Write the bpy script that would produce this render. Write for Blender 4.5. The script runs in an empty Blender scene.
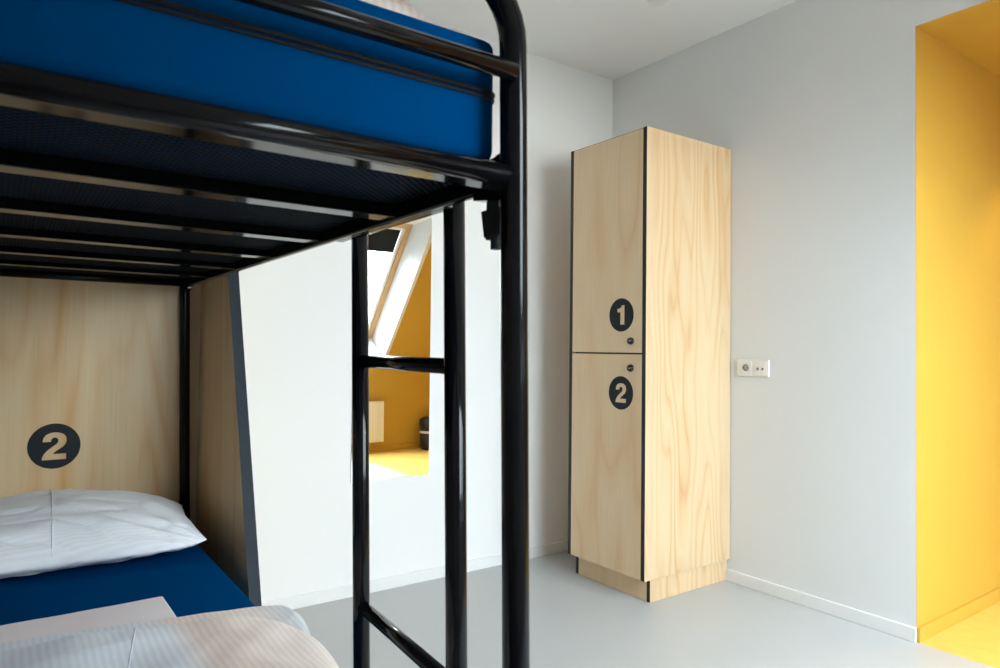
import bpy, bmesh, math, random
from mathutils import Vector, Matrix, noise
random.seed(4)
C = bpy.context.scene.collection
S = bpy.context.scene

# ------------------------------------------------------------------ dimensions (metres)
YM, XR, YO, ZC, ZO = 2.735, 2.706, 1.165, 2.546, 2.258     # mirror wall, right wall, opening edge, ceiling, alcove ceiling
YB, XL, XA = -0.94, -1.6, 4.7                               # knee wall, left wall, alcove end
SA = math.radians(51.0); ZK = .90                                     # roof slope
SD = Vector((0, math.cos(SA), math.sin(SA))); SN = Vector((0, -math.sin(SA), math.cos(SA)))
S0 = Vector((0, YB, ZK))

# ------------------------------------------------------------------ materials
def new_mat(name):
    m = bpy.data.materials.new(name); m.use_nodes = True
    nt = m.node_tree; b = nt.nodes['Principled BSDF']
    return m, nt, b
def N(nt, t, **k):
    n = nt.nodes.new(t)
    for a, v in k.items(): setattr(n, a, v)
    return n
def plain(name, col, rough=.5, spec=.5, bump=0, bscale=200, var=0, vscale=3, metal=0, coat=0):
    m, nt, b = new_mat(name)
    b.inputs['Base Color'].default_value = (*col, 1); b.inputs['Roughness'].default_value = rough
    b.inputs['Specular IOR Level'].default_value = spec; b.inputs['Metallic'].default_value = metal
    b.inputs['Coat Weight'].default_value = coat; b.inputs['Coat Roughness'].default_value = .05
    tc = N(nt, 'ShaderNodeTexCoord')
    if var:
        no = N(nt, 'ShaderNodeTexNoise'); no.inputs['Scale'].default_value = vscale; no.inputs['Detail'].default_value = 4
        nt.links.new(tc.outputs['Object'], no.inputs['Vector'])
        mx = N(nt, 'ShaderNodeMix', data_type='RGBA')
        mx.inputs['A'].default_value = (*[c*(1-var) for c in col], 1); mx.inputs['B'].default_value = (*[min(1, c*(1+var)) for c in col], 1)
        nt.links.new(no.outputs['Fac'], mx.inputs['Factor']); nt.links.new(mx.outputs['Result'], b.inputs['Base Color'])
    if bump:
        n2 = N(nt, 'ShaderNodeTexNoise'); n2.inputs['Scale'].default_value = bscale; n2.inputs['Detail'].default_value = 3
        nt.links.new(tc.outputs['Object'], n2.inputs['Vector'])
        bp = N(nt, 'ShaderNodeBump'); bp.inputs['Strength'].default_value = bump; bp.inputs['Distance'].default_value = .002
        nt.links.new(n2.outputs['Fac'], bp.inputs['Height']); nt.links.new(bp.outputs['Normal'], b.inputs['Normal'])
    return m
def plywood(name, light, mid, dark, freq=7, sc=3.2, seed=0, rough=.42, amt=.75, mp_=.13):
    m, nt, b = new_mat(name); L = nt.links.new
    b.inputs['Roughness'].default_value = rough; b.inputs['Specular IOR Level'].default_value = .35
    tc = N(nt, 'ShaderNodeTexCoord')
    mp = N(nt, 'ShaderNodeMapping'); mp.inputs['Scale'].default_value = (sc, sc, sc*.16); mp.inputs['Location'].default_value = (seed, seed*1.7, seed*.6)
    L(tc.outputs['Object'], mp.inputs['Vector'])
    n1 = N(nt, 'ShaderNodeTexNoise'); n1.inputs['Scale'].default_value = 1; n1.inputs['Detail'].default_value = 2; n1.inputs['Roughness'].default_value = .45
    L(mp.outputs['Vector'], n1.inputs['Vector'])
    mu = N(nt, 'ShaderNodeMath', operation='MULTIPLY'); mu.inputs[1].default_value = freq; L(n1.outputs['Fac'], mu.inputs[0])
    fr = N(nt, 'ShaderNodeMath', operation='PINGPONG'); fr.inputs[1].default_value = .5; L(mu.outputs[0], fr.inputs[0])
    cr = N(nt, 'ShaderNodeValToRGB'); e = cr.color_ramp.elements
    e[0].position = .0; e[0].color = (*dark, 1); e[1].position = .5; e[1].color = (*light, 1)
    x = cr.color_ramp.elements.new(mp_); x.color = (*mid, 1)
    L(fr.outputs[0], cr.inputs['Fac'])
    # slow light / peach zones
    mp2 = N(nt, 'ShaderNodeMapping'); mp2.inputs['Scale'].default_value = (5.5, 5.5, .5); mp2.inputs['Location'].default_value = (seed*2, 3, seed)
    L(tc.outputs['Object'], mp2.inputs['Vector'])
    n2 = N(nt, 'ShaderNodeTexNoise'); n2.inputs['Scale'].default_value = 1; n2.inputs['Detail'].default_value = 3
    L(mp2.outputs['Vector'], n2.inputs['Vector'])
    r2 = N(nt, 'ShaderNodeMapRange'); r2.inputs['From Min'].default_value = .35; r2.inputs['From Max'].default_value = .65
    r2.inputs['To Min'].default_value = 1-amt; r2.inputs['To Max'].default_value = 1
    L(n2.outputs['Fac'], r2.inputs['Value'])
    mx = N(nt, 'ShaderNodeMix', data_type='RGBA'); mx.inputs['A'].default_value = (*light, 1)
    L(r2.outputs['Result'], mx.inputs['Factor']); L(cr.outputs['Color'], mx.inputs['B'])
    # fine fibres
    mp3 = N(nt, 'ShaderNodeMapping'); mp3.inputs['Scale'].default_value = (170, 170, 5)
    L(tc.outputs['Object'], mp3.inputs['Vector'])
    n3 = N(nt, 'ShaderNodeTexNoise'); n3.inputs['Scale'].default_value = 1; n3.inputs['Detail'].default_value = 4
    L(mp3.outputs['Vector'], n3.inputs['Vector'])
    r3 = N(nt, 'ShaderNodeMapRange'); r3.inputs['To Min'].default_value = .9; r3.inputs['To Max'].default_value = 1.08
    L(n3.outputs['Fac'], r3.inputs['Value'])
    hs = N(nt, 'ShaderNodeHueSaturation'); L(mx.outputs['Result'], hs.inputs['Color']); L(r3.outputs['Result'], hs.inputs['Value'])
    L(hs.outputs['Color'], b.inputs['Base Color'])
    return m
def striped(name, base, stripe, scale, axis, wr=.5, zones=None, sheen=.2):
    m, nt, b = new_mat(name); L = nt.links.new
    b.inputs['Roughness'].default_value = .85; b.inputs['Specular IOR Level'].default_value = .2
    b.inputs['Sheen Weight'].default_value = sheen
    tc = N(nt, 'ShaderNodeTexCoord')
    wv = N(nt, 'ShaderNodeTexWave', bands_direction=axis); wv.inputs['Scale'].default_value = scale; wv.inputs['Distortion'].default_value = .15
    L(tc.outputs['Object'], wv.inputs['Vector'])
    mx = N(nt, 'ShaderNodeMix', data_type='RGBA'); mx.inputs['A'].default_value = (*base, 1); mx.inputs['B'].default_value = (*stripe, 1)
    L(wv.outputs['Fac'], mx.inputs['Factor'])
    out = mx.outputs['Result']
    if zones:                                   # wide woven colour bands across the cover, plus yellow bounce light painted as peach
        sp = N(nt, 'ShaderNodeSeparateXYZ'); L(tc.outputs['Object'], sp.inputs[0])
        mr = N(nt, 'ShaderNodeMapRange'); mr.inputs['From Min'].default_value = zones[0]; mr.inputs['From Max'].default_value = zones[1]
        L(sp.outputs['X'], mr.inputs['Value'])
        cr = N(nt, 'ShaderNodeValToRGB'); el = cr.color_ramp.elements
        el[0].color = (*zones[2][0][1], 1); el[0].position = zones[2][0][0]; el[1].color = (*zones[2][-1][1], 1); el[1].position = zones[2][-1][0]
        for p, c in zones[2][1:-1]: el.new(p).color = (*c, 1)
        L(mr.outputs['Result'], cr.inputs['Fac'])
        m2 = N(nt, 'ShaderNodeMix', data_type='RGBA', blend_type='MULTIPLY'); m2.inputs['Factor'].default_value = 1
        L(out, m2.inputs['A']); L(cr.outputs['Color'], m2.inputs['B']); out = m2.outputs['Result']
    L(out, b.inputs['Base Color'])
    n2 = N(nt, 'ShaderNodeTexNoise'); n2.inputs['Scale'].default_value = 9; n2.inputs['Detail'].default_value = 4
    L(tc.outputs['Object'], n2.inputs['Vector'])
    bp = N(nt, 'ShaderNodeBump'); bp.inputs['Strength'].default_value = wr; bp.inputs['Distance'].default_value = .02
    L(n2.outputs['Fac'], bp.inputs['Height']); L(bp.outputs['Normal'], b.inputs['Normal'])
    return m
def glass_mat(name):
    m, nt, b = new_mat(name); nt.nodes.remove(b); L = nt.links.new
    o = nt.nodes['Material Output']
    t = N(nt, 'ShaderNodeBsdfTransparent'); t.inputs['Color'].default_value = (.95, .98, .97, 1)
    g = N(nt, 'ShaderNodeBsdfGlossy'); g.inputs['Roughness'].default_value = .01
    f = N(nt, 'ShaderNodeFresnel'); f.inputs['IOR'].default_value = 1.3
    x = N(nt, 'ShaderNodeMixShader'); L(f.outputs[0], x.inputs[0]); L(t.outputs[0], x.inputs[1]); L(g.outputs[0], x.inputs[2]); L(x.outputs[0], o.inputs['Surface'])
    return m
def emis(name, col, s):
    m, nt, b = new_mat(name); b.inputs['Emission Color'].default_value = (*col, 1); b.inputs['Emission Strength'].default_value = s
    b.inputs['Base Color'].default_value = (.8, .8, .8, 1); return m

M = dict(
    wall=plain('white_wall_paint', (.86, .86, .86), .9, .2, bump=.15, bscale=350),
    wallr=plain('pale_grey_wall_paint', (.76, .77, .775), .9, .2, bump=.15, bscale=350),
    ceil=plain('ceiling_paint', (.86, .86, .85), .95, .1),
    yellow=plain('yellow_wall_paint', (.62, .38, .06), .5, .4, bump=.1, bscale=350, var=.03, vscale=8),
    yfloor=plain('yellow_linoleum', (.74, .51, .12), .5, .35, var=.12, vscale=18),
    gfloor=plain('grey_floor', (.48, .485, .49), .38, .4, var=.015, vscale=5),
    base=plain('baseboard_white', (.82, .82, .82), .5, .4),
    black=plain('black_gloss_lacquer', (.004, .004, .005), .11, .2, bump=.02, bscale=60),
    wire=plain('matt_black_wire', (.004, .006, .010), .7, .1),
    edge=plain('black_panel_edge', (.008, .008, .009), .45, .4),
    slate=plain('dark_slate_panel_edge', (.024, .032, .042), .6, .2, var=.15, vscale=40),
    blue=plain('blue_mattress_cover', (.0, .053, .182), .65, .0, bump=.25, bscale=25),
    piping=plain('black_piping', (.006, .007, .01), .6, .3),
    sticker=plain('charcoal_sticker', (.010, .013, .018), .5, .25),
    plastic=plain('white_plastic', (.80, .79, .76), .35, .5),
    dark=plain('dark_hole', (.02, .02, .02), .6, .3),
    lock=plain('black_metal_lock', (.012, .012, .012), .25, .6, metal=.3),
    steel=plain('steel', (.7, .7, .7), .25, .5, metal=1),
    frame=plain('pine_window_frame', (.58, .36, .17), .45, .4, var=.12, vscale=12),
    reveal=plain('white_reveal', (.84, .84, .84), .8, .2),
    blind=plain('black_roller_blind', (.012, .014, .016), .8, .2),
    rad=plain('radiator_enamel', (.85, .83, .78), .35, .5),
    bin=plain('black_bin_plastic', (.015, .015, .016), .35, .5),
    band=plain('pale_bin_liner', (.75, .75, .75), .5, .4),
    ply_locker=plywood('pine_plywood_locker', (.70, .53, .335), (.67, .45, .245), (.61, .34, .155), 15, 3.8, 1.3, amt=.9),
    ply_door=plywood('pine_plywood_door', (.77, .585, .37), (.74, .52, .30), (.69, .43, .22), 8, 3.0, 9.4, amt=.8),
    ply_bed=plywood('pine_plywood_bed', (.71, .54, .33), (.68, .45, .23), (.62, .33, .13), 9, 3.4, 7.7, amt=1, mp_=.2),
    pillow=striped('white_pillowcase', (.89, .91, .96), (.82, .84, .91), 42, 'Y', .3),
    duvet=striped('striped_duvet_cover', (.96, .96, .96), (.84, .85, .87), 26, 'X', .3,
        zones=(-.42, .43, [(0, (.84, .88, .96)), (.55, (.84, .88, .96)), (.64, (.88, .90, .97)), (.69, (1., .82, .72)), (.89, (1., .86, .78)), (.955, (.90, .94, 1.)), (1, (.97, .98, 1.))])),  # peach stops put the yellow bounce light into the cover colour
    sheet=plain('folded_sheet', (.95, .87, .90), .9, .2, bump=.3, bscale=30),
    glass=glass_mat('window_glass'),
    lamp=emis('lamp_glow', (1, .75, .45), 6),
)
mm, nt, b = new_mat('mirror_silver'); b.inputs['Metallic'].default_value = 1; b.inputs['Roughness'].default_value = 0
b.inputs['Base Color'].default_value = (.93, .94, .93, 1); M['mirror'] = mm
M['mirror_edge'] = plain('mirror_edge', (.55, .6, .58), .2, .5)

# ------------------------------------------------------------------ mesh helpers
def bx(bm, x0, x1, y0, y1, z0, z1, mi=0, edge=None, face=None, bev=0):
    """box; edge = index for all faces, face = {'x-':i,...} overrides"""
    vs = [bm.verts.new(p) for p in ((x0,y0,z0),(x1,y0,z0),(x1,y1,z0),(x0,y1,z0),(x0,y0,z1),(x1,y0,z1),(x1,y1,z1),(x0,y1,z1))]
    q = {'z-':(3,2,1,0),'z+':(4,5,6,7),'y-':(0,1,5,4),'x+':(1,2,6,5),'y+':(2,3,7,6),'x-':(3,0,4,7)}
    fs = []
    for k, ix in q.items():
        f = bm.faces.new([vs[i] for i in ix]); f.material_index = (face or {}).get(k, mi); fs.append(f)
    if bev:
        es = list({e for f in fs for e in f.edges})
        bmesh.ops.bevel(bm, geom=es, offset=bev, segments=3, affect='EDGES', profile=.5, clamp_overlap=True)
def tube(bm, pts, r, n=24, mi=0):
    pts = [Vector(p) for p in pts]; rings = []
    t0 = (pts[1]-pts[0]).normalized(); ref = Vector((0,0,1)) if abs(t0.z) < .9 else Vector((1,0,0))
    a = t0.cross(ref).normalized()
    for i, p in enumerate(pts):
        t = (pts[min(i+1,len(pts)-1)]-pts[max(i-1,0)]).normalized()
        a = (a - t*a.dot(t)).normalized(); b2 = t.cross(a)
        rings.append([bm.verts.new(p + r*(math.cos(2*math.pi*k/n)*a + math.sin(2*math.pi*k/n)*b2)) for k in range(n)])
    for A, B in zip(rings, rings[1:]):
        for k in range(n):
            f = bm.faces.new((A[k], A[(k+1)%n], B[(k+1)%n], B[k])); f.smooth = True; f.material_index = mi
    for R, rev in ((rings[0], True), (rings[-1], False)):
        f = bm.faces.new(R[::-1] if rev else R); f.material_index = mi
def lathe(bm, prof, cx, cy, n=40, mi=0, axis='z', base=0):
    rings = []
    for r, h in prof:
        ring = []
        for k in range(n):
            a = 2*math.pi*k/n; u, v = r*math.cos(a), r*math.sin(a)
            if axis == 'z': p = (cx+u, cy+v, h)
            elif axis == 'x': p = (base-h, cx+u, cy+v)          # faces -X
            ring.append(bm.verts.new(p))
        rings.append(ring)
    for A, B in zip(rings, rings[1:]):
        for k in range(n):
            f = bm.faces.new((A[k], A[(k+1)%n], B[(k+1)%n], B[k])); f.smooth = True; f.material_index = mi
    bm.faces.new(rings[0][::-1]).material_index = mi; bm.faces.new(rings[-1]).material_index = mi
def prism(bm, poly, axis, a0, a1, mi=0):
    def P(u, v, w): return {'x': (w,u,v), 'y': (u,w,v), 'z': (u,v,w)}[axis]
    A = [bm.verts.new(P(u,v,a0)) for u,v in poly]; B = [bm.verts.new(P(u,v,a1)) for u,v in poly]
    n = len(poly); out = [bm.faces.new(A[::-1]), bm.faces.new(B)]
    for k in range(n): out.append(bm.faces.new((A[k], A[(k+1)%n], B[(k+1)%n], B[k])))
    for f in out: f.material_index = mi
    return out
def obj(name, bm, mats, parent=None, root=None):
    """root: the top-level Empty whose location the mesh is expressed in"""
    bmesh.ops.recalc_face_normals(bm, faces=bm.faces)
    me = bpy.data.meshes.new(name)
    base = root.location if root else Vector((0,0,0))
    if root: bm.transform(Matrix.Translation(-base))
    bm.to_mesh(me); bm.free()
    for m in (mats if isinstance(mats, (list, tuple)) else [mats]): me.materials.append(m)
    o = bpy.data.objects.new(name, me); C.objects.link(o)
    if parent: o.parent = parent
    return o
def thing(name, label, cat, loc, group=None):
    o = bpy.data.objects.new(name, None); C.objects.link(o); o.location = loc; o.empty_display_size = .1
    o['label'] = label; o['category'] = cat
    if group: o['group'] = group
    return o
def tag(o, label, cat, group=None):
    o['label'] = label; o['category'] = cat
    if group: o['group'] = group
    return o
def recenter(o, loc):
    loc = Vector(loc); o.data.transform(Matrix.Translation(-loc)); o.location = loc; return o
def struct(name, bm, m): o = obj(name, bm, m); o['kind'] = 'structure'; return o
def NB(): return bmesh.new()

# ------------------------------------------------------------------ room shell
T = .12
bm = NB(); bx(bm, XL-T, XR, YB-T, YM+T, -.1, 0); struct('floor', bm, M['gfloor'])
bm = NB(); bx(bm, XR, XA+T, YB-T, YO+.001, -.1, 0); struct('floor_alcove', bm, M['yfloor'])
bm = NB(); bx(bm, XL-T, XR+T, YM, YM+T, 0, ZC); struct('wall_back', bm, M['wall'])
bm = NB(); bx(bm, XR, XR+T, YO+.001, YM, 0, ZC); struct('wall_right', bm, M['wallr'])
bm = NB(); bx(bm, XL-T, XL, YB, YM, 0, ZC); struct('wall_left', bm, M['wall'])
bm = NB(); bx(bm, XL-T, XR, YB-T, YB, 0, ZK); struct('wall_front', bm, M['wall'])
bm = NB(); bx(bm, XR, XA+T, YB-T, YB, 0, ZK); struct('wall_alcove_front', bm, M['yellow'])
bm = NB(); bx(bm, XR, XA+T, YO, YO+.001, 0, ZO+.02); bx(bm, XR+T, XA+T, YO+.001, YO+T, 0, ZO+.02); struct('wall_alcove_back', bm, M['yellow'])
bm = NB(); bx(bm, XA, XA+T, YB, YO, 0, ZO+.02); struct('wall_alcove_right', bm, M['yellow'])
yslo = YB + (ZO-ZK)/math.tan(SA); ysl = YB + (ZC-ZK)/math.tan(SA)
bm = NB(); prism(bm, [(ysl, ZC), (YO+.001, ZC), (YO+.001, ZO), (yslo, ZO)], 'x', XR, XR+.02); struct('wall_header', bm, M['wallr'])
bm = NB(); bx(bm, XR+.02, XA+T, yslo, YO+T, ZO, ZO+.05); bx(bm, XR+.0005, XR+.02, yslo, YO+.001, ZO-.001, ZO-.0002); struct('ceiling_alcove', bm, M['yellow'])
bm = NB(); bx(bm, XL-T, XR+T, ysl, YM+T, ZC, ZC+.1); struct('ceiling', bm, M['ceil'])
# sloped roof with the skylight opening
def slab(bm, x0, x1, s0, s1, n0=0, n1=.05, mi=0):
    c = []
    for n in (n0, n1):
        for (x, s) in ((x0,s0),(x1,s0),(x1,s1),(x0,s1)):
            c.append(bm.verts.new(S0 + SD*s + SN*n + Vector((x,0,0))))
    for ix in ((3,2,1,0),(4,5,6,7),(0,1,5,4),(1,2,6,5),(2,3,7,6),(3,0,4,7)):
        bm.faces.new([c[i] for i in ix]).material_index = mi
H0, H1, HX0, HX1 = .03, 1.72, .90, 3.11; HF = 1.415
sC = (ZC-ZK)/math.sin(SA); sA = (ZO-ZK)/math.sin(SA)
bm = NB(); slab(bm, XL-T, HX0, 0, sC+.1); slab(bm, HX0, XR, 0, H0); slab(bm, HX0, XR, H1, sC+.1); struct('ceiling_slope', bm, M['ceil'])
bm = NB(); slab(bm, HX1, XA+T, 0, sA+.1); slab(bm, XR, HX1, 0, H0); slab(bm, XR, HX1, H1, sA+.1); struct('ceiling_slope_alcove', bm, M['yellow'])
RD = .35
bm = NB()
def PT(s_, n_): p = S0 + SD*s_ + SN*n_; return (p.y, p.z)
side = [PT(H0-.03, -.004), PT(H1+.03, -.004), PT(HF+.05, RD), PT(HF+.05, RD+.1), PT(H0-.03, RD+.1)]
prism(bm, side, 'x', HX0-.03, HX0+.004); prism(bm, side, 'x', HX1-.004, HX1+.03)
slab(bm, HX0+.004, HX1-.004, H0-.03, H0+.004, -.004, RD+.1)
prism(bm, [PT(H1-.004, -.004), PT(HF, RD-.01), PT(HF, RD+.1), PT(HF+.03, RD+.1), PT(HF+.03, RD), PT(H1+.03, -.004)], 'x', HX0+.004, HX1-.004)
slab(bm, 1.98, 2.04, H0, HF, RD-.05, RD+.1)
struct('trim_window_reveal', bm, M['reveal'])
def skylight(i, x0, x1):
    bm = NB(); w = .055; n0, n1 = RD, RD+.07; s0, s1 = H0+.005, HF-.003
    slab(bm, x0, x0+w, s0, s1, n0, n1); slab(bm, x1-w, x1, s0, s1, n0, n1)
    slab(bm, x0+w, x1-w, s0, s0+w, n0, n1); slab(bm, x0+w, x1-w, s1-w, s1, n0, n1)
    fr = struct('window_%d' % i, bm, M['frame'])
    bm = NB(); v = .03; a, b_, c, d = x0+w+.002, x1-w-.002, s0+w+.002, s1-w-.002; n0, n1 = RD+.015, RD+.06
    slab(bm, a, a+v, c, d, n0, n1); slab(bm, b_-v, b_, c, d, n0, n1); slab(bm, a+v, b_-v, c, c+v, n0, n1); slab(bm, a+v, b_-v, d-v, d, n0, n1)
    obj('sash', bm, M['plastic'], fr)
    bm = NB(); slab(bm, a+v, b_-v, c+v, d-v, RD+.035, RD+.04); obj('pane', bm, M['glass'], fr)
    bm = NB(); slab(bm, a+v+.003, b_-v-.003, 1.085, d-v-.003, RD+.02, RD+.022); slab(bm, a+v+.003, b_-v-.003, 1.07, 1.085, RD+.016, RD+.028); obj('blind', bm, M['blind'], fr)
    # sky portal
    ld = bpy.data.lights.new('window_portal', 'AREA'); ld.shape = 'RECTANGLE'; ld.size = b_-a-2*v; ld.size_y = d-c-2*v
    ld.cycles.is_portal = True
    lo = bpy.data.objects.new('window_portal', ld); C.objects.link(lo)
    c3 = S0 + SD*((c+d)/2) + SN*(RD+.09) + Vector(((a+b_)/2, 0, 0))
    lo.matrix_world = Matrix.Translation(c3) @ Matrix((( -1,0,0),(0,SD.y,SN.y),(0,SD.z,SN.z))).to_4x4()
    return lo
pA = skylight(1, .905, 1.975); pB = skylight(2, 2.045, 3.105)

# baseboards
BH = .052; BT = .011
def base(name, x0, x1, y0, y1, m, h=BH):
    bm = NB(); bx(bm, x0, x1, y0, y1, 0, h, bev=.002); struct(name, bm, m)
base('baseboard_back', XL, XR-BT, YM-BT, YM-.0003, M['base'])
base('baseboard_right', XR-BT, XR-.0003, YO, YM-BT, M['base'])
base('baseboard_left', XL+.0003, XL+BT, YB, YM-BT, M['base'])
base('baseboard_front', XL+BT, XR, YB+.0003, YB+BT, M['base'])
base('baseboard_alcove_back', XR+.0003, XA-BT, YO-BT, YO-.0003, M['yellow'])
base('baseboard_alcove_front', XR, XA-BT, YB+.0003, YB+BT, M['yellow'])
base('baseboard_alcove_right', XA-BT, XA-.0003, YB+BT, YO-BT, M['yellow'])

# ------------------------------------------------------------------ mirror
mr = thing('wall_mirror', 'tall frameless mirror on the white wall behind the bunk ladder, reflecting a yellow wall', 'mirror', (1.37, YM-.006, 0))
bm = NB(); bx(bm, 1.188, 1.562, YM-.0055, YM-.0003, .478, 1.664, mi=1, face={'y-': 0}); obj('mirror_glass', bm, [M['mirror'], M['mirror_edge']], mr, mr)

# ------------------------------------------------------------------ stencil stickers
def bez(p0, p1, p2, p3, n=10):
    out = []
    for i in range(n):
        t = i/n; u = 1-t
        out.append((u**3*p0[0]+3*u*u*t*p1[0]+3*u*t*t*p2[0]+t**3*p3[0], u**3*p0[1]+3*u*u*t*p1[1]+3*u*t*t*p2[1]+t**3*p3[1]))
    return out
def digit(d):
    if d == 1:
        p = [(.36,0),(.66,0),(.66,1),(.46,1)] + bez((.46,1),(.44,.88),(.34,.82),(.14,.82),6)[1:] + [(.14,.82),(.14,.64),(.36,.64)]
        return [(x-.43, y-.5) for x, y in p]
    p = [(0,0),(.76,0),(.76,.21),(.35,.21)]
    p += bez((.35,.21),(.42,.36),(.77,.44),(.77,.70),12)[1:]
    p += bez((.77,.70),(.77,.90),(.62,1.0),(.40,1.0),10)
    p += bez((.40,1.0),(.18,1.0),(.03,.90),(.02,.66),10)
    p += [(.02,.66),(.28,.66)]
    p += bez((.28,.66),(.28,.76),(.32,.81),(.39,.81),6)[1:]
    p += bez((.39,.81),(.47,.81),(.51,.76),(.51,.69),6)
    p += bez((.51,.69),(.51,.50),(.02,.40),(0,0),12)
    return [(x-.385, y-.5) for x, y in p]
def sticker(name, d, R, H, mat4, parent, root, label=None):
    cu = bpy.data.curves.new('tmp', 'CURVE'); cu.dimensions = '2D'; cu.fill_mode = 'BOTH'; cu.extrude = .0004
    for pts in ([(R*math.cos(2*math.pi*k/64), R*math.sin(2*math.pi*k/64)) for k in range(64)], [(x*H, y*H) for x, y in digit(d)]):
        sp = cu.splines.new('POLY'); sp.points.add(len(pts)-1); sp.use_cyclic_u = True
        for q, (x, y) in zip(sp.points, pts): q.co = (x, y, 0, 1)
    t = bpy.data.objects.new('tmp', cu); C.objects.link(t)
    dg = bpy.context.evaluated_depsgraph_get(); me = bpy.data.meshes.new_from_object(t.evaluated_get(dg))
    bpy.data.objects.remove(t); bpy.data.curves.remove(cu)
    me.name = name; me.transform(Matrix.Translation(-root.location) @ mat4); me.materials.clear(); me.materials.append(M['sticker'])
    o = bpy.data.objects.new(name, me); C.objects.link(o); o.parent = parent
    if label: o['label'] = label
    return o
def face_negY(x, y, z): return Matrix(((1,0,0,x),(0,0,-1,y),(0,1,0,z),(0,0,0,1)))
def face_negX(x, y, z): return Matrix(((0,0,-1,x),(-1,0,0,y),(0,1,0,z),(0,0,0,1)))

# ------------------------------------------------------------------ locker
LX, LY0, LY1, LZ0, LZ1 = 2.1403, 1.9601, 2.434, .0993, 1.9794
LB = XR-.002
lk = thing('locker', 'tall narrow pine plywood locker with two numbered doors and black edges against the grey wall', 'locker', (LX, LY0, 0))
pt = .020
PE = [M['ply_locker'], M['edge']]
for y0 in (LY0, LY1-pt):
    bm = NB(); bx(bm, LX, LB, y0, y0+pt, LZ0, LZ1, mi=1, face={'y-': 0, 'y+': 0}); obj('side_panel', bm, PE, lk, lk)
bm = NB(); bx(bm, LX+.001, LB, LY0+pt, LY1-pt, LZ1-.018, LZ1-.0015, mi=1, face={'z+': 0, 'z-': 0}); obj('top_panel', bm, PE, lk, lk)
bm = NB(); bx(bm, LX+.02, LB, LY0+pt, LY1-pt, LZ0+.001, LZ0+.019); obj('bottom_panel', bm, M['ply_locker'], lk, lk)
bm = NB(); bx(bm, LB-.01, LB-.001, LY0+pt, LY1-pt, LZ0+.019, LZ1-.018); obj('back_panel', bm, M['ply_locker'], lk, lk)
bm = NB(); bx(bm, LX+.019, LB-.01, LY0+pt, LY1-pt, 1.024, 1.044, mi=0, face={'x-': 1}); obj('shelf', bm, PE, lk, lk)
ZS = 1.034
for d, z0, z1, cz, kz in ((1, ZS+.0035, LZ1-.0035, 1.199, 1.087), (2, LZ0+.001, ZS-.0035, .865, .973)):
    bm = NB(); bx(bm, LX+.0005, LX+.0185, LY0+pt+.0015, LY1-pt-.001, z0, z1, mi=1, face={'x-': 0, 'x+': 0})
    dr = obj('door', bm, [M['ply_door'], M['edge']], lk, lk); dr['label'] = ('upper' if d == 1 else 'lower') + ' plywood locker door with round number %d' % d
    sticker('number_sticker', d, .0715, .083, face_negX(LX-.0002, 2.101, cz), dr, lk, 'round charcoal sticker with cut-out number %d' % d)
    bm = NB(); lathe(bm, [(.0155, 0), (.0155, .004), (.0135, .006), (.0135, .012), (.0115, .014), (.004, .014)], 2.0425, kz, 28, 0, 'x', LX+.0005)
    bx(bm, LX-.0165, LX-.013, 2.0425-.0095, 2.0425-.001, kz-.0018, kz+.0018, mi=1)
    obj('cam_lock', bm, [M['lock'], M['steel']], dr, lk)
PX, PY, PY1 = LX+.05, LY0+.0142, LY1-.0025
for y0 in (PY, PY1-.018):
    bm = NB(); bx(bm, PX, LB, y0, y0+.018, .001, LZ0-.0015, mi=1, face={'y-': 0, 'y+': 0}); obj('plinth_side', bm, PE, lk, lk)
bm = NB(); bx(bm, PX+.001, PX+.018, PY+.018, PY1-.018, .001, LZ0-.0015, mi=0); obj('plinth_front', bm, [M['ply_door']], lk, lk)

# ------------------------------------------------------------------ power / data socket
sk = thing('wall_socket', 'white double outlet plate on the grey wall right of the locker', 'socket', (XR, 1.84, .938))
bm = NB(); bx(bm, XR-.011, XR-.0003, 1.760, 1.920, .938, 1.012, bev=.003); obj('cover_frame', bm, M['plastic'], sk, sk)
bm = NB(); bx(bm, XR-.0125, XR-.009, 1.843, 1.905, .945, 1.005, bev=.001)
bx(bm, XR-.013, XR-.0123, 1.8723, 1.8737, .950, .953); pi_ = obj('power_insert', bm, M['plastic'], sk, sk)
bm = NB(); lathe(bm, [(.0215, 0), (.0215, .0016), (.0195, .0018), (.0190, .0004), (.001, .0004)], 1.873, .975, 36, 0, 'x', XR-.0122); 
obj('socket_well', bm, M['plastic'], pi_, sk)
bm = NB(); lathe(bm, [(.0155, 0), (.0155, .0012), (.001, .0012)], 1.873, .975, 30, 0, 'x', XR-.0122)
o = obj('socket_recess', bm, plain('socket_grey', (.33, .32, .31), .6, .3), pi_, sk)
bm = NB()
for yy in (1.8635, 1.8825): lathe(bm, [(.003, 0), (.003, .0006)], yy, .975, 12, 0, 'x', XR-.0132)
obj('pin_holes', bm, M['dark'], pi_, sk)
bm = NB(); bx(bm, XR-.0125, XR-.009, 1.769, 1.831, .945, 1.005, bev=.001); di = obj('data_insert', bm, M['plastic'], sk, sk)
for yc in (1.787, 1.811):
    bm = NB(); bx(bm, XR-.014, XR-.012, yc-.008, yc+.008, .962, .982, mi=0); bx(bm, XR-.0143, XR-.0139, yc-.005, yc+.005, .966, .977, mi=1)
    obj('data_port', bm, [M['plastic'], plain('port_grey', (.2, .2, .2), .6, .3)], di, sk)

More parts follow.
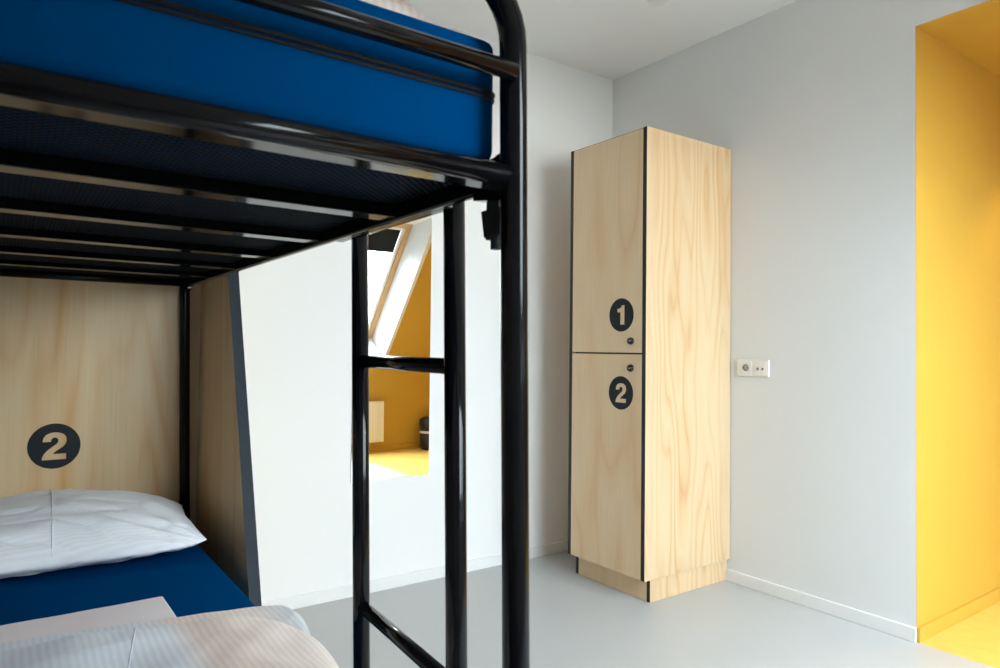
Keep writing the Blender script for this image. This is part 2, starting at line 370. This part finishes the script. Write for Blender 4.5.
# ceiling fitting just inside the top of the frame
sd = thing('smoke_detector', 'small round white detector on the ceiling above the locker', 'smoke detector', (2.192, 1.952, ZC))
bm = NB(); lathe(bm, [(.052, ZC-.0003), (.052, ZC-.012), (.049, ZC-.016)], 2.192, 1.952, 40); obj('detector_base', bm, M['plastic'], sd, sd)
bm = NB(); lathe(bm, [(.043, ZC-.0155), (.041, ZC-.030), (.034, ZC-.036), (.01, ZC-.038)], 2.192, 1.952, 40); obj('detector_cap', bm, M['plastic'], sd, sd)

# ------------------------------------------------------------------ bunk bed
BX1, BX0, BY0, BY1 = .524, -.258, .70, 2.70
r = .0175
bd = thing('bunk_bed', 'black glossy tubular steel bunk bed with mesh base and side ladder', 'bunk bed', ((BX0+BX1)/2, (BY0+BY1)/2, 0))
def endframe(y, label):
    bm = NB(); rr = .085; zt = 1.435; X1 = lambda z: BX1+.0185-.0185*z; pts = [(X1(.004), y, .004), (X1(.5), y, .5), (X1(1.0), y, 1.0), (X1(zt), y, zt)]
    for k in range(1, 9):
        a = k/8*math.pi/2; pts.append((X1(zt)-rr*(1-math.cos(a)), y, zt+rr*math.sin(a)))
    for k in range(0, 9):
        a = (1-k/8)*math.pi/2; pts.append((BX0+rr*(1-math.cos(a)), y, zt+rr*math.sin(a)))
    pts += [(BX0, y, 1.0), (BX0, y, .5), (BX0, y, .004)]
    tube(bm, pts, r, 32); o = obj('end_frame', bm, M['black'], bd, bd); o['label'] = label
    for x in (BX0, X1(0)):
        bm = NB(); lathe(bm, [(.019, .0003), (.0205, .004), (.0205, .022), (.019, .025)], x, y, 28); obj('foot_cap', bm, M['piping'], o, bd)
    return o
ef = endframe(BY0, 'arched tube frame at the foot of the bed'); eh = endframe(BY1, 'arched tube frame at the head of the bed')
bm = NB(); tube(bm, [(BX1-.018, .684, 1.395), (.2, .684, 1.395), (BX0-.002, .684, 1.395)], .0118, 24); obj('guard_rail', bm, M['black'], bd, bd)
bm = NB(); tube(bm, [(BX1+.002, BY1-.012, 1.401), (BX0-.002, BY1-.012, 1.401)], .0128, 24); obj('guard_rail', bm, M['black'], bd, bd)
ZR = 1.252
def deck(z, h, mesh):
    for x0 in (BX1-.0095, BX0-.0105):
        bm = NB(); bx(bm, x0, x0+(.013 if x0 > 0 else .020), BY0+.0, BY1-.0, z+.006, z+.050, bev=.004); xi = x0-.022 if x0 > 0 else x0+.0195; bx(bm, xi, xi+.0225, BY0+.03, BY1-.03, z+.0345, z+.0360); obj('side_rail', bm, M['black'], bd, bd)
    for y0, z in ((BY0-.015, z+.003), (BY1-.04, z+.008)):
        bm = NB(); tube(bm, [(BX0-.002, y0+.015, z+.0138), (BX1+.002, y0+.015, z+.0138)], .0138, 24); bx(bm, BX0+.012, BX1-.012, y0+.022, y0+.053, z+.002, z+.006); obj('end_rail', bm, M['black'], bd, bd)
    for y0 in (1.019, 1.36, 1.70, 2.04, 2.375):
        bm = NB(); bx(bm, BX0+.010, BX1-.010, y0, y0+.043, z+.006*(y0-.7)+.002, z+.006*(y0-.7)+.024, bev=.0015); obj('cross_slat', bm, M['black'], bd, bd)
deck(ZR, .034, True); deck(.225, .034, True)
def meshdeck(z, pitch=.0085, w=.0026):
    bm = NB(); x0, x1, y0, y1 = BX0+.009, BX1-.009, BY0+.021, BY1-.021
    ww = w/2*math.sqrt(2)
    for sgn in (1, -1):
        c = (x0 - y1) if sgn == 1 else (x0 + y0); cend = (x1 - y0) if sgn == 1 else (x1 + y1)
        while c < cend:
            # line x = c + y (sgn 1) or x = c - y
            if sgn == 1: ya, yb = max(y0, x0-c), min(y1, x1-c)
            else: ya, yb = max(y0, c-x1), min(y1, c-x0)
            if yb-ya > .01:
                f = lambda y: c+y if sgn == 1 else c-y
                zz = z if sgn == 1 else z+.0004
                p = [(f(ya)-ww, ya), (f(ya)+ww, ya), (f(yb)+ww, yb), (f(yb)-ww, yb)]
                vs = [bm.verts.new((a, b_, zz)) for a, b_ in p] + [bm.verts.new((a, b_, zz+.0012)) for a, b_ in p]
                for ix in ((3,2,1,0),(4,5,6,7),(0,1,5,4),(1,2,6,5),(2,3,7,6),(3,0,4,7)): bm.faces.new([vs[i] for i in ix])
            c += pitch*1.6 if sgn else pitch
    return bm
o = obj('mesh_base', meshdeck(ZR+.0325), M['wire'], bd, bd); o['label'] = 'fine black wire mesh under the upper mattress'
o = obj('mesh_base', meshdeck(.225+.0325, .03), M['wire'], bd, bd); o['label'] = 'black wire mesh under the lower mattress'
# corner brackets where the rails meet the posts and the hanging clamp next to the foot post
for y in (BY0, BY1):
    bm = NB()
    s = 1 if y == BY0 else -1
    prism(bm, [(y, ZR-.014), (y+s*.085, ZR-.001), (y+s*.085, ZR+.034), (y+s*.03, ZR+.05), (y, ZR+.054)], 'x', BX1-.0105, BX1+.006); obj('corner_bracket', bm, M['black'], bd, bd)
bm = NB(); prism(bm, [(.755, 1.268), (.785, 1.268), (.787, 1.20), (.757, 1.20)], 'x', .536, .550)
prism(bm, [(.750, 1.2405), (.796, 1.2405), (.788, 1.203), (.750, 1.203)], 'x', .534, .552)
tube(bm, [(.543, .772, 1.21), (.543, .772, 1.186)], .0075, 16); obj('rail_clamp', bm, M['piping'], bd, bd)
# ladder on the long side
lb = NB(); bx(lb, .535, .552, .897, 1.325, 1.262, 1.282, bev=.003); ld_ = obj('ladder', lb, M['black'], bd, bd); ld_['label'] = 'ladder hooked to the side rail of the upper bunk'
for xb, xt, y in ((.587, .560, .912), (.608, .581, 1.312)):
    bm = NB(); tube(bm, [(xb, y, .004), (xb*.55+xt*.45, y, .6), (xt, y, 1.330)], .0170, 28); obj('ladder_rail', bm, M['black'], ld_, bd)
for z in (.523, 1.021):
    bm = NB(); dx = .587-.0203*z; tube(bm, [(dx, .918, z), (dx+.021, 1.306, z)], .0128, 24); obj('rung', bm, M['black'], ld_, bd)

# ------------------------------------------------------------------ headboard with side wing
hb = thing('headboard', 'pine plywood headboard with round number 2 and a slanted side wing at the lower bunk', 'headboard', (.13, YM-.002, 0))
bm = NB(); bx(bm, -.36, .6115, YM-.0145, YM-.0125, .02, 1.75); bm.free()
bm = NB(); bx(bm, -.36, .578, YM-.0165, YM-.0125, .02, 1.75, mi=1, face={'y-': 0}); bp = obj('back_panel', bm, [M['ply_bed'], M['slate']], hb, hb)
sticker('number_sticker', 2, .0745, .090, face_negY(.133, YM-.0172, .711), bp, hb, 'round charcoal sticker with cut-out number 2')
bm = NB()
fs = prism(bm, [(YM-.0125, .004), (1.94, .004), (2.022, .30), (2.315, 1.23), (2.455, 1.75), (YM-.0125, 1.75)], 'x', .578, .6115, mi=1)
fs[0].material_index = 0; fs[1].material_index = 0
o = obj('side_wing', bm, [M['ply_bed'], M['slate']], hb, hb)

# ------------------------------------------------------------------ mattresses
def mattress(name, label, x0, x1, y0, y1, z0, z1, seamz):
    L = thing(name, label, 'mattress', ((x0+x1)/2, (y0+y1)/2, z0))
    bm = NB(); bx(bm, x0, x1, y0, y1, z0, z1)
    bmesh.ops.bevel(bm, geom=[e for e in bm.edges], offset=.016, segments=4, affect='EDGES', profile=.5)
    for f in bm.faces: f.smooth = True
    obj('mattress_cover', bm, M['blue'], L, L)
    bm = NB(); e = .0; rr = .016; pts = []
    for cx, cy, a0 in ((x1-rr, y1-rr, 0), (x0+rr, y1-rr, 90), (x0+rr, y0+rr, 180), (x1-rr, y0+rr, 270)):
        for k in range(6):
            a = math.radians(a0+k*18); pts.append((cx+(rr+e)*math.cos(a), cy+(rr+e)*math.sin(a), seamz))
    pts.append(pts[0]); tube(bm, pts, .0034, 10)
    pts2 = [(a, b_, c-.007) for a, b_, c in pts]; tube(bm, pts2, .0025, 8)
    obj('zip_piping', bm, M['piping'], L, L)
    return L
mattress('mattress', 'blue mattress of the upper bunk, with black piping around its side', BX0+.03, .5125, .728, 2.66, 1.2905, 1.452, 1.380)
mattress('mattress', 'blue mattress of the lower bunk under the white pillow', BX0+.02, .506, .735, 2.675, .2635, .425, .352)

# ------------------------------------------------------------------ bedding
def nz(x, y, z=0, s=1): return noise.noise(Vector((x*s, y*s, z*s)))
def cushion(cx, cy, cz, hx, hy, ht, tilt=0, yaw=0, nu=140, nv=100, pinch=.05, wr=.008, seed=0, flat=.3, seamtop=None):
    """closed pillow: two grids sharing the rim"""
    bm = NB(); G = {}
    Rm = Matrix.Translation((cx, cy, cz)) @ Matrix.Rotation(yaw, 4, 'Z') @ Matrix.Rotation(tilt, 4, 'X')
    for side in (1, -1):
        for i in range(nu+1):
            for j in range(nv+1):
                u = -math.cos(math.pi*i/nu); v = -math.cos(math.pi*j/nv)
                rim = i in (0, nu) or j in (0, nv)
                if rim and side == -1: G[(-1, i, j)] = G[(1, i, j)]; continue
                ax = hx*(1 - pinch*(1-u*u)**1.0*0 ) ; 
                x = u*hx*(1-pinch*(1-abs(v))**.8*abs(u)**3); y = v*hy*(1-pinch*1.6*(1-abs(u))**.8*abs(v)**3)*(1-.20*abs(u)**7)
                t = ((1-abs(u)**1.7)*(1-abs(v)**2.4))
                t = max(0, t)**.55
                z = t*ht*(1 if side == 1 else flat)*side
                k = min(1, t*2.2)
                z += side*k*wr*(nz(x+seed, y*1.6, 3, 7) + .5*nz(x*1.2+y, y-x*.7+seed, 5, 15)) - side*k*.010*max(0, 1-abs(nz(x*.8+y*1.4+seed, y*.5-x*.4, 7, 9))*7)*(.35+.65*max(0,-v))
                # folds running in from the corners
                for sx in (-1, 1):
                    du, dv = (u-sx), (v+1); rr = math.hypot(du, dv)
                    if 0 < rr < 1.1: z += side*k*wr*1.0*math.sin(math.atan2(dv, -sx*du)*15+seed+2*nz(x,y,1,6))*math.exp(-rr*1.7)
                p = Rm @ Vector((x, y, z)); G[(side, i, j)] = bm.verts.new(p)
    for side in (1, -1):
        for i in range(nu):
            for j in range(nv):
                q = [G[(side, i, j)], G[(side, i+1, j)], G[(side, i+1, j+1)], G[(side, i, j+1)]]
                if side == -1: q.reverse()
                f = bm.faces.new(q); f.smooth = True
    return bm
pw = thing('pillow', 'white striped pillow leaning against the plywood headboard on the lower blue mattress', 'pillow', (.13, 2.40, .43))
bm = cushion(.115, 2.41, .482, .387, .28, .120, tilt=math.radians(2), yaw=math.radians(-2), flat=.42, wr=.009, seed=2)
obj('pillowcase', bm, M['pillow'], pw, pw)
bm = NB(); pts = []
Rm = Matrix.Translation((.115, 2.41, .482)) @ Matrix.Rotation(math.radians(-2), 4, 'Z') @ Matrix.Rotation(math.radians(2), 4, 'X')
for k in range(41):
    v = -1+2*k/40; vv = v*.985; x = .0
    t = max(0, 1-abs(vv)**2.4)**.55; y = vv*.28*(1-.08*abs(vv)**3)
    z = t*.120 - min(1, t*2.2)*.010*max(0, 1-abs(nz(x*.8+y*1.4+2, y*.5-x*.4, 7, 9))*7)*(.35+.65*max(0,-vv)) + .0005 + min(1, t*2.2)*.009*(nz(x+2, y*1.6, 3, 7)+.5*nz(x*1.2+y, y-x*.7+2, 5, 15)) 
    pts.append(Rm @ Vector((x, y, z)))
tube(bm, pts, .0016, 8); obj('centre_seam', bm, M['pillow'], pw, pw)

def slabcloth(x0, x1, y0, y1, z0, z1, rnd=.03, wr=.006, seed=0, edgewave=.01, nu=80, nv=70, puff=.5, corner=0, yaw=0, seam=None):
    """soft folded slab; seam = (u, v0, v1) returns the points of a seam on its top as well"""
    bm = NB(); G = {}; hz = (z1-z0)/2; zc = (z0+z1)/2; cx, cy = (x0+x1)/2, (y0+y1)/2; hx, hy = (x1-x0)/2, (y1-y0)/2
    ca, sa = math.cos(yaw), math.sin(yaw)
    def f(u, v, side):
        x = u*hx*(1-corner*abs(v)**4); y = v*hy*(1-corner*abs(u)**4)
        x += edgewave*nz(y+seed, 1, 2, 5)*abs(u)**4*(1 if u > 0 else -1); y += edgewave*nz(x+seed, 4, 2, 5)*abs(v)**4
        fx = min(1, (1-abs(u))*hx/rnd); fy = min(1, (1-abs(v))*hy/rnd)
        t = math.sqrt(max(0, 1-(1-fx)**2))*math.sqrt(max(0, 1-(1-fy)**2))
        z = zc + side*hz*t
        if side == 1: z += t*(wr*(nz(x*1.3+seed, y*.9, 1, 6)+.5*nz(x+seed, y, 9, 14)) + puff*hz*.4*(1-abs(u)**2)*(1-abs(v)**2))
        return (cx+x*ca-y*sa, cy+x*sa+y*ca, z)
    for side in (1, -1):
        for i in range(nu+1):
            for j in range(nv+1):
                if (i in (0, nu) or j in (0, nv)) and side == -1: G[(-1, i, j)] = G[(1, i, j)]; continue
                G[(side, i, j)] = bm.verts.new(f(-math.cos(math.pi*i/nu), -math.cos(math.pi*j/nv), side))
    for side in (1, -1):
        for i in range(nu):
            for j in range(nv):
                q = [G[(side, i, j)], G[(side, i+1, j)], G[(side, i+1, j+1)], G[(side, i, j+1)]]
                if side == -1: q.reverse()
                bm.faces.new(q).smooth = True
    if seam: return bm, [f(seam[0], seam[1]+(seam[2]-seam[1])*k/50, 1) for k in range(51)]
    return bm
sh = slabcloth(-.2, .325, 1.30, 1.868, .4275, .4335, .006, .0015, 3, .004, 40, 40, 0)
sh = obj('folded_sheet', sh, M['sheet']); recenter(sh, (.06, 1.55, .4275)); tag(sh, 'flat pale pink folded sheet on the lower mattress, sticking out from under the duvet', 'sheet')
dv = thing('folded_duvet', 'folded striped duvet in grey, with peach bounce light painted in, on the foot of the lower mattress', 'duvet', (.12, 1.1, .43))
Y7 = math.radians(-10)
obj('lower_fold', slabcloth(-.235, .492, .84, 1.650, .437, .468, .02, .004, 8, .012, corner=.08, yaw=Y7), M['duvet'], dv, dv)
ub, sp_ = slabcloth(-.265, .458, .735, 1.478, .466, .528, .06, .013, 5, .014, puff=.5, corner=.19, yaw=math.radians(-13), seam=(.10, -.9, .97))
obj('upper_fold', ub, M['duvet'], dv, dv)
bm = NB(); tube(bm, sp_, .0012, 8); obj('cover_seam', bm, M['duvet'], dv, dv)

du = thing('folded_duvet', 'folded duvet in white, with peach bounce light painted in, lying on the blue mattress of the upper bunk', 'duvet', (.1, 1.0, 1.455))
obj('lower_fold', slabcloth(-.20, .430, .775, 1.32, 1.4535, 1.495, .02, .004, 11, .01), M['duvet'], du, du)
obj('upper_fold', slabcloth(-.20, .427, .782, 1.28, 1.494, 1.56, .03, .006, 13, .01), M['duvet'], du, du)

# ------------------------------------------------------------------ things seen in the mirror
rd = thing('radiator', 'white panel radiator under the skylight, seen in the mirror', 'radiator', (2.6, YB, .1))
RX0, RX1, RY = 2.10, 3.085, YB+.095
bm = NB()
prof = []; n = int((RX1-RX0)/.05)
pts = []
for k in range(n+1):
    x = RX0+k*(RX1-RX0)/n
    pts += [(x, RY if k % 2 else RY-.004)]
    if k < n: pts += [(x+.6*(RX1-RX0)/n, RY if k % 2 else RY-.004)]
poly = pts + [(RX1, RY-.03), (RX0, RY-.03)]
prism(bm, poly, 'z', .103, .497); obj('front_panel', bm, M['rad'], rd, rd)
bm = NB(); bx(bm, RX0, RX1, YB+.035, RY-.032, .11, .49); obj('convector', bm, M['rad'], rd, rd)
bm = NB(); bx(bm, RX0, RX1, YB+.03, RY-.001, .498, .507, bev=.002); obj('top_grille', bm, M['rad'], rd, rd)
for x in (RX0+.15, RX1-.15):
    bm = NB(); bx(bm, x-.02, x+.02, YB+.0003, YB+.034, .2, .42); obj('wall_bracket', bm, M['steel'], rd, rd)
bn = thing('pedal_bin', 'small black waste bin with a pale band against the yellow wall, seen in the mirror', 'waste bin', (3.60, -.78, 0))
bm = NB(); lathe(bm, [(.105, .001), (.11, .01), (.122, .17)], 3.60, -.78, 36); obj('bin_body', bm, M['bin'], bn, bn)
bm = NB(); lathe(bm, [(.125, .170), (.128, .174), (.128, .190), (.125, .193)], 3.60, -.78, 36); obj('liner_band', bm, M['band'], bn, bn)
bm = NB(); lathe(bm, [(.123, .194), (.130, .27), (.126, .31), (.09, .33), (.02, .338)], 3.60, -.78, 36); obj('bin_lid', bm, M['bin'], bn, bn)

# alcove downlight
dl = thing('ceiling_spotlight', 'recessed warm spotlight in the yellow alcove ceiling', 'lamp', (3.75, .80, ZO))
bm = NB(); lathe(bm, [(.045, ZO-.0003), (.045, ZO-.006), (.030, ZO-.008)], 3.75, .80, 32); tr = obj('trim_ring', bm, M['plastic'], dl, dl)
bm = NB(); lathe(bm, [(.028, ZO-.0085), (.026, ZO-.010)], 3.75, .80, 32); obj('bulb', bm, M['lamp'], tr, dl)
sp = bpy.data.lights.new('spotlight', 'SPOT'); sp.energy = 12; sp.color = (1, .72, .40); sp.spot_size = math.radians(95); sp.spot_blend = .35; sp.shadow_soft_size = .03
so = bpy.data.objects.new('spotlight_beam', sp); C.objects.link(so); so.parent = dl; so.location = (0, 0, -.02)

# ------------------------------------------------------------------ sky
w = bpy.data.worlds.new('World'); S.world = w; w.use_nodes = True
nt = w.node_tree; bg = nt.nodes['Background']
tc = N(nt, 'ShaderNodeTexCoord'); sx = N(nt, 'ShaderNodeSeparateXYZ'); nt.links.new(tc.outputs['Generated'], sx.inputs[0])
cr = N(nt, 'ShaderNodeValToRGB'); e = cr.color_ramp.elements
mrg = N(nt, 'ShaderNodeMapRange'); mrg.inputs['From Min'].default_value = -1; mrg.inputs['From Max'].default_value = 1
nt.links.new(sx.outputs['Z'], mrg.inputs['Value']); nt.links.new(mrg.outputs['Result'], cr.inputs['Fac'])
e[0].position = .48; e[0].color = (.55, .56, .56, 1); e[1].position = .53; e[1].color = (.50, .55, .60, 1)
e2 = e.new(1.0); e2.color = (.84, .92, 1, 1)
nt.links.new(cr.outputs['Color'], bg.inputs['Color']); bg.inputs['Strength'].default_value = 15.5

# ------------------------------------------------------------------ camera
yaw, pit, rol, f = .6205, .0209, .0106, 688.6846
cy, sy = math.cos(yaw), math.sin(yaw)
fw = Vector((sy*math.cos(pit), cy*math.cos(pit), math.sin(pit))); rt = Vector((cy, -sy, 0)); up = rt.cross(fw)
r2 = rt*math.cos(rol)+up*math.sin(rol); u2 = -rt*math.sin(rol)+up*math.cos(rol)
cam = bpy.data.cameras.new('camera'); cam.sensor_width = 36; cam.lens = f*36/1000; cam.clip_start = .01
co = bpy.data.objects.new('camera', cam); C.objects.link(co)
mt = Matrix((r2, u2, -fw)).transposed().to_4x4(); mt.translation = (0, 0, 1.05); co.matrix_world = mt
cam.dof.use_dof = True; cam.dof.focus_distance = 2.9; cam.dof.aperture_fstop = 9
S.camera = co
S.cycles.max_bounces = 12; S.cycles.diffuse_bounces = 8; S.cycles.glossy_bounces = 6
v = S.view_settings; v.view_transform = 'Standard'; v.look = 'None'; v.gamma = 1; v.use_curve_mapping = False; v.exposure = 1.3
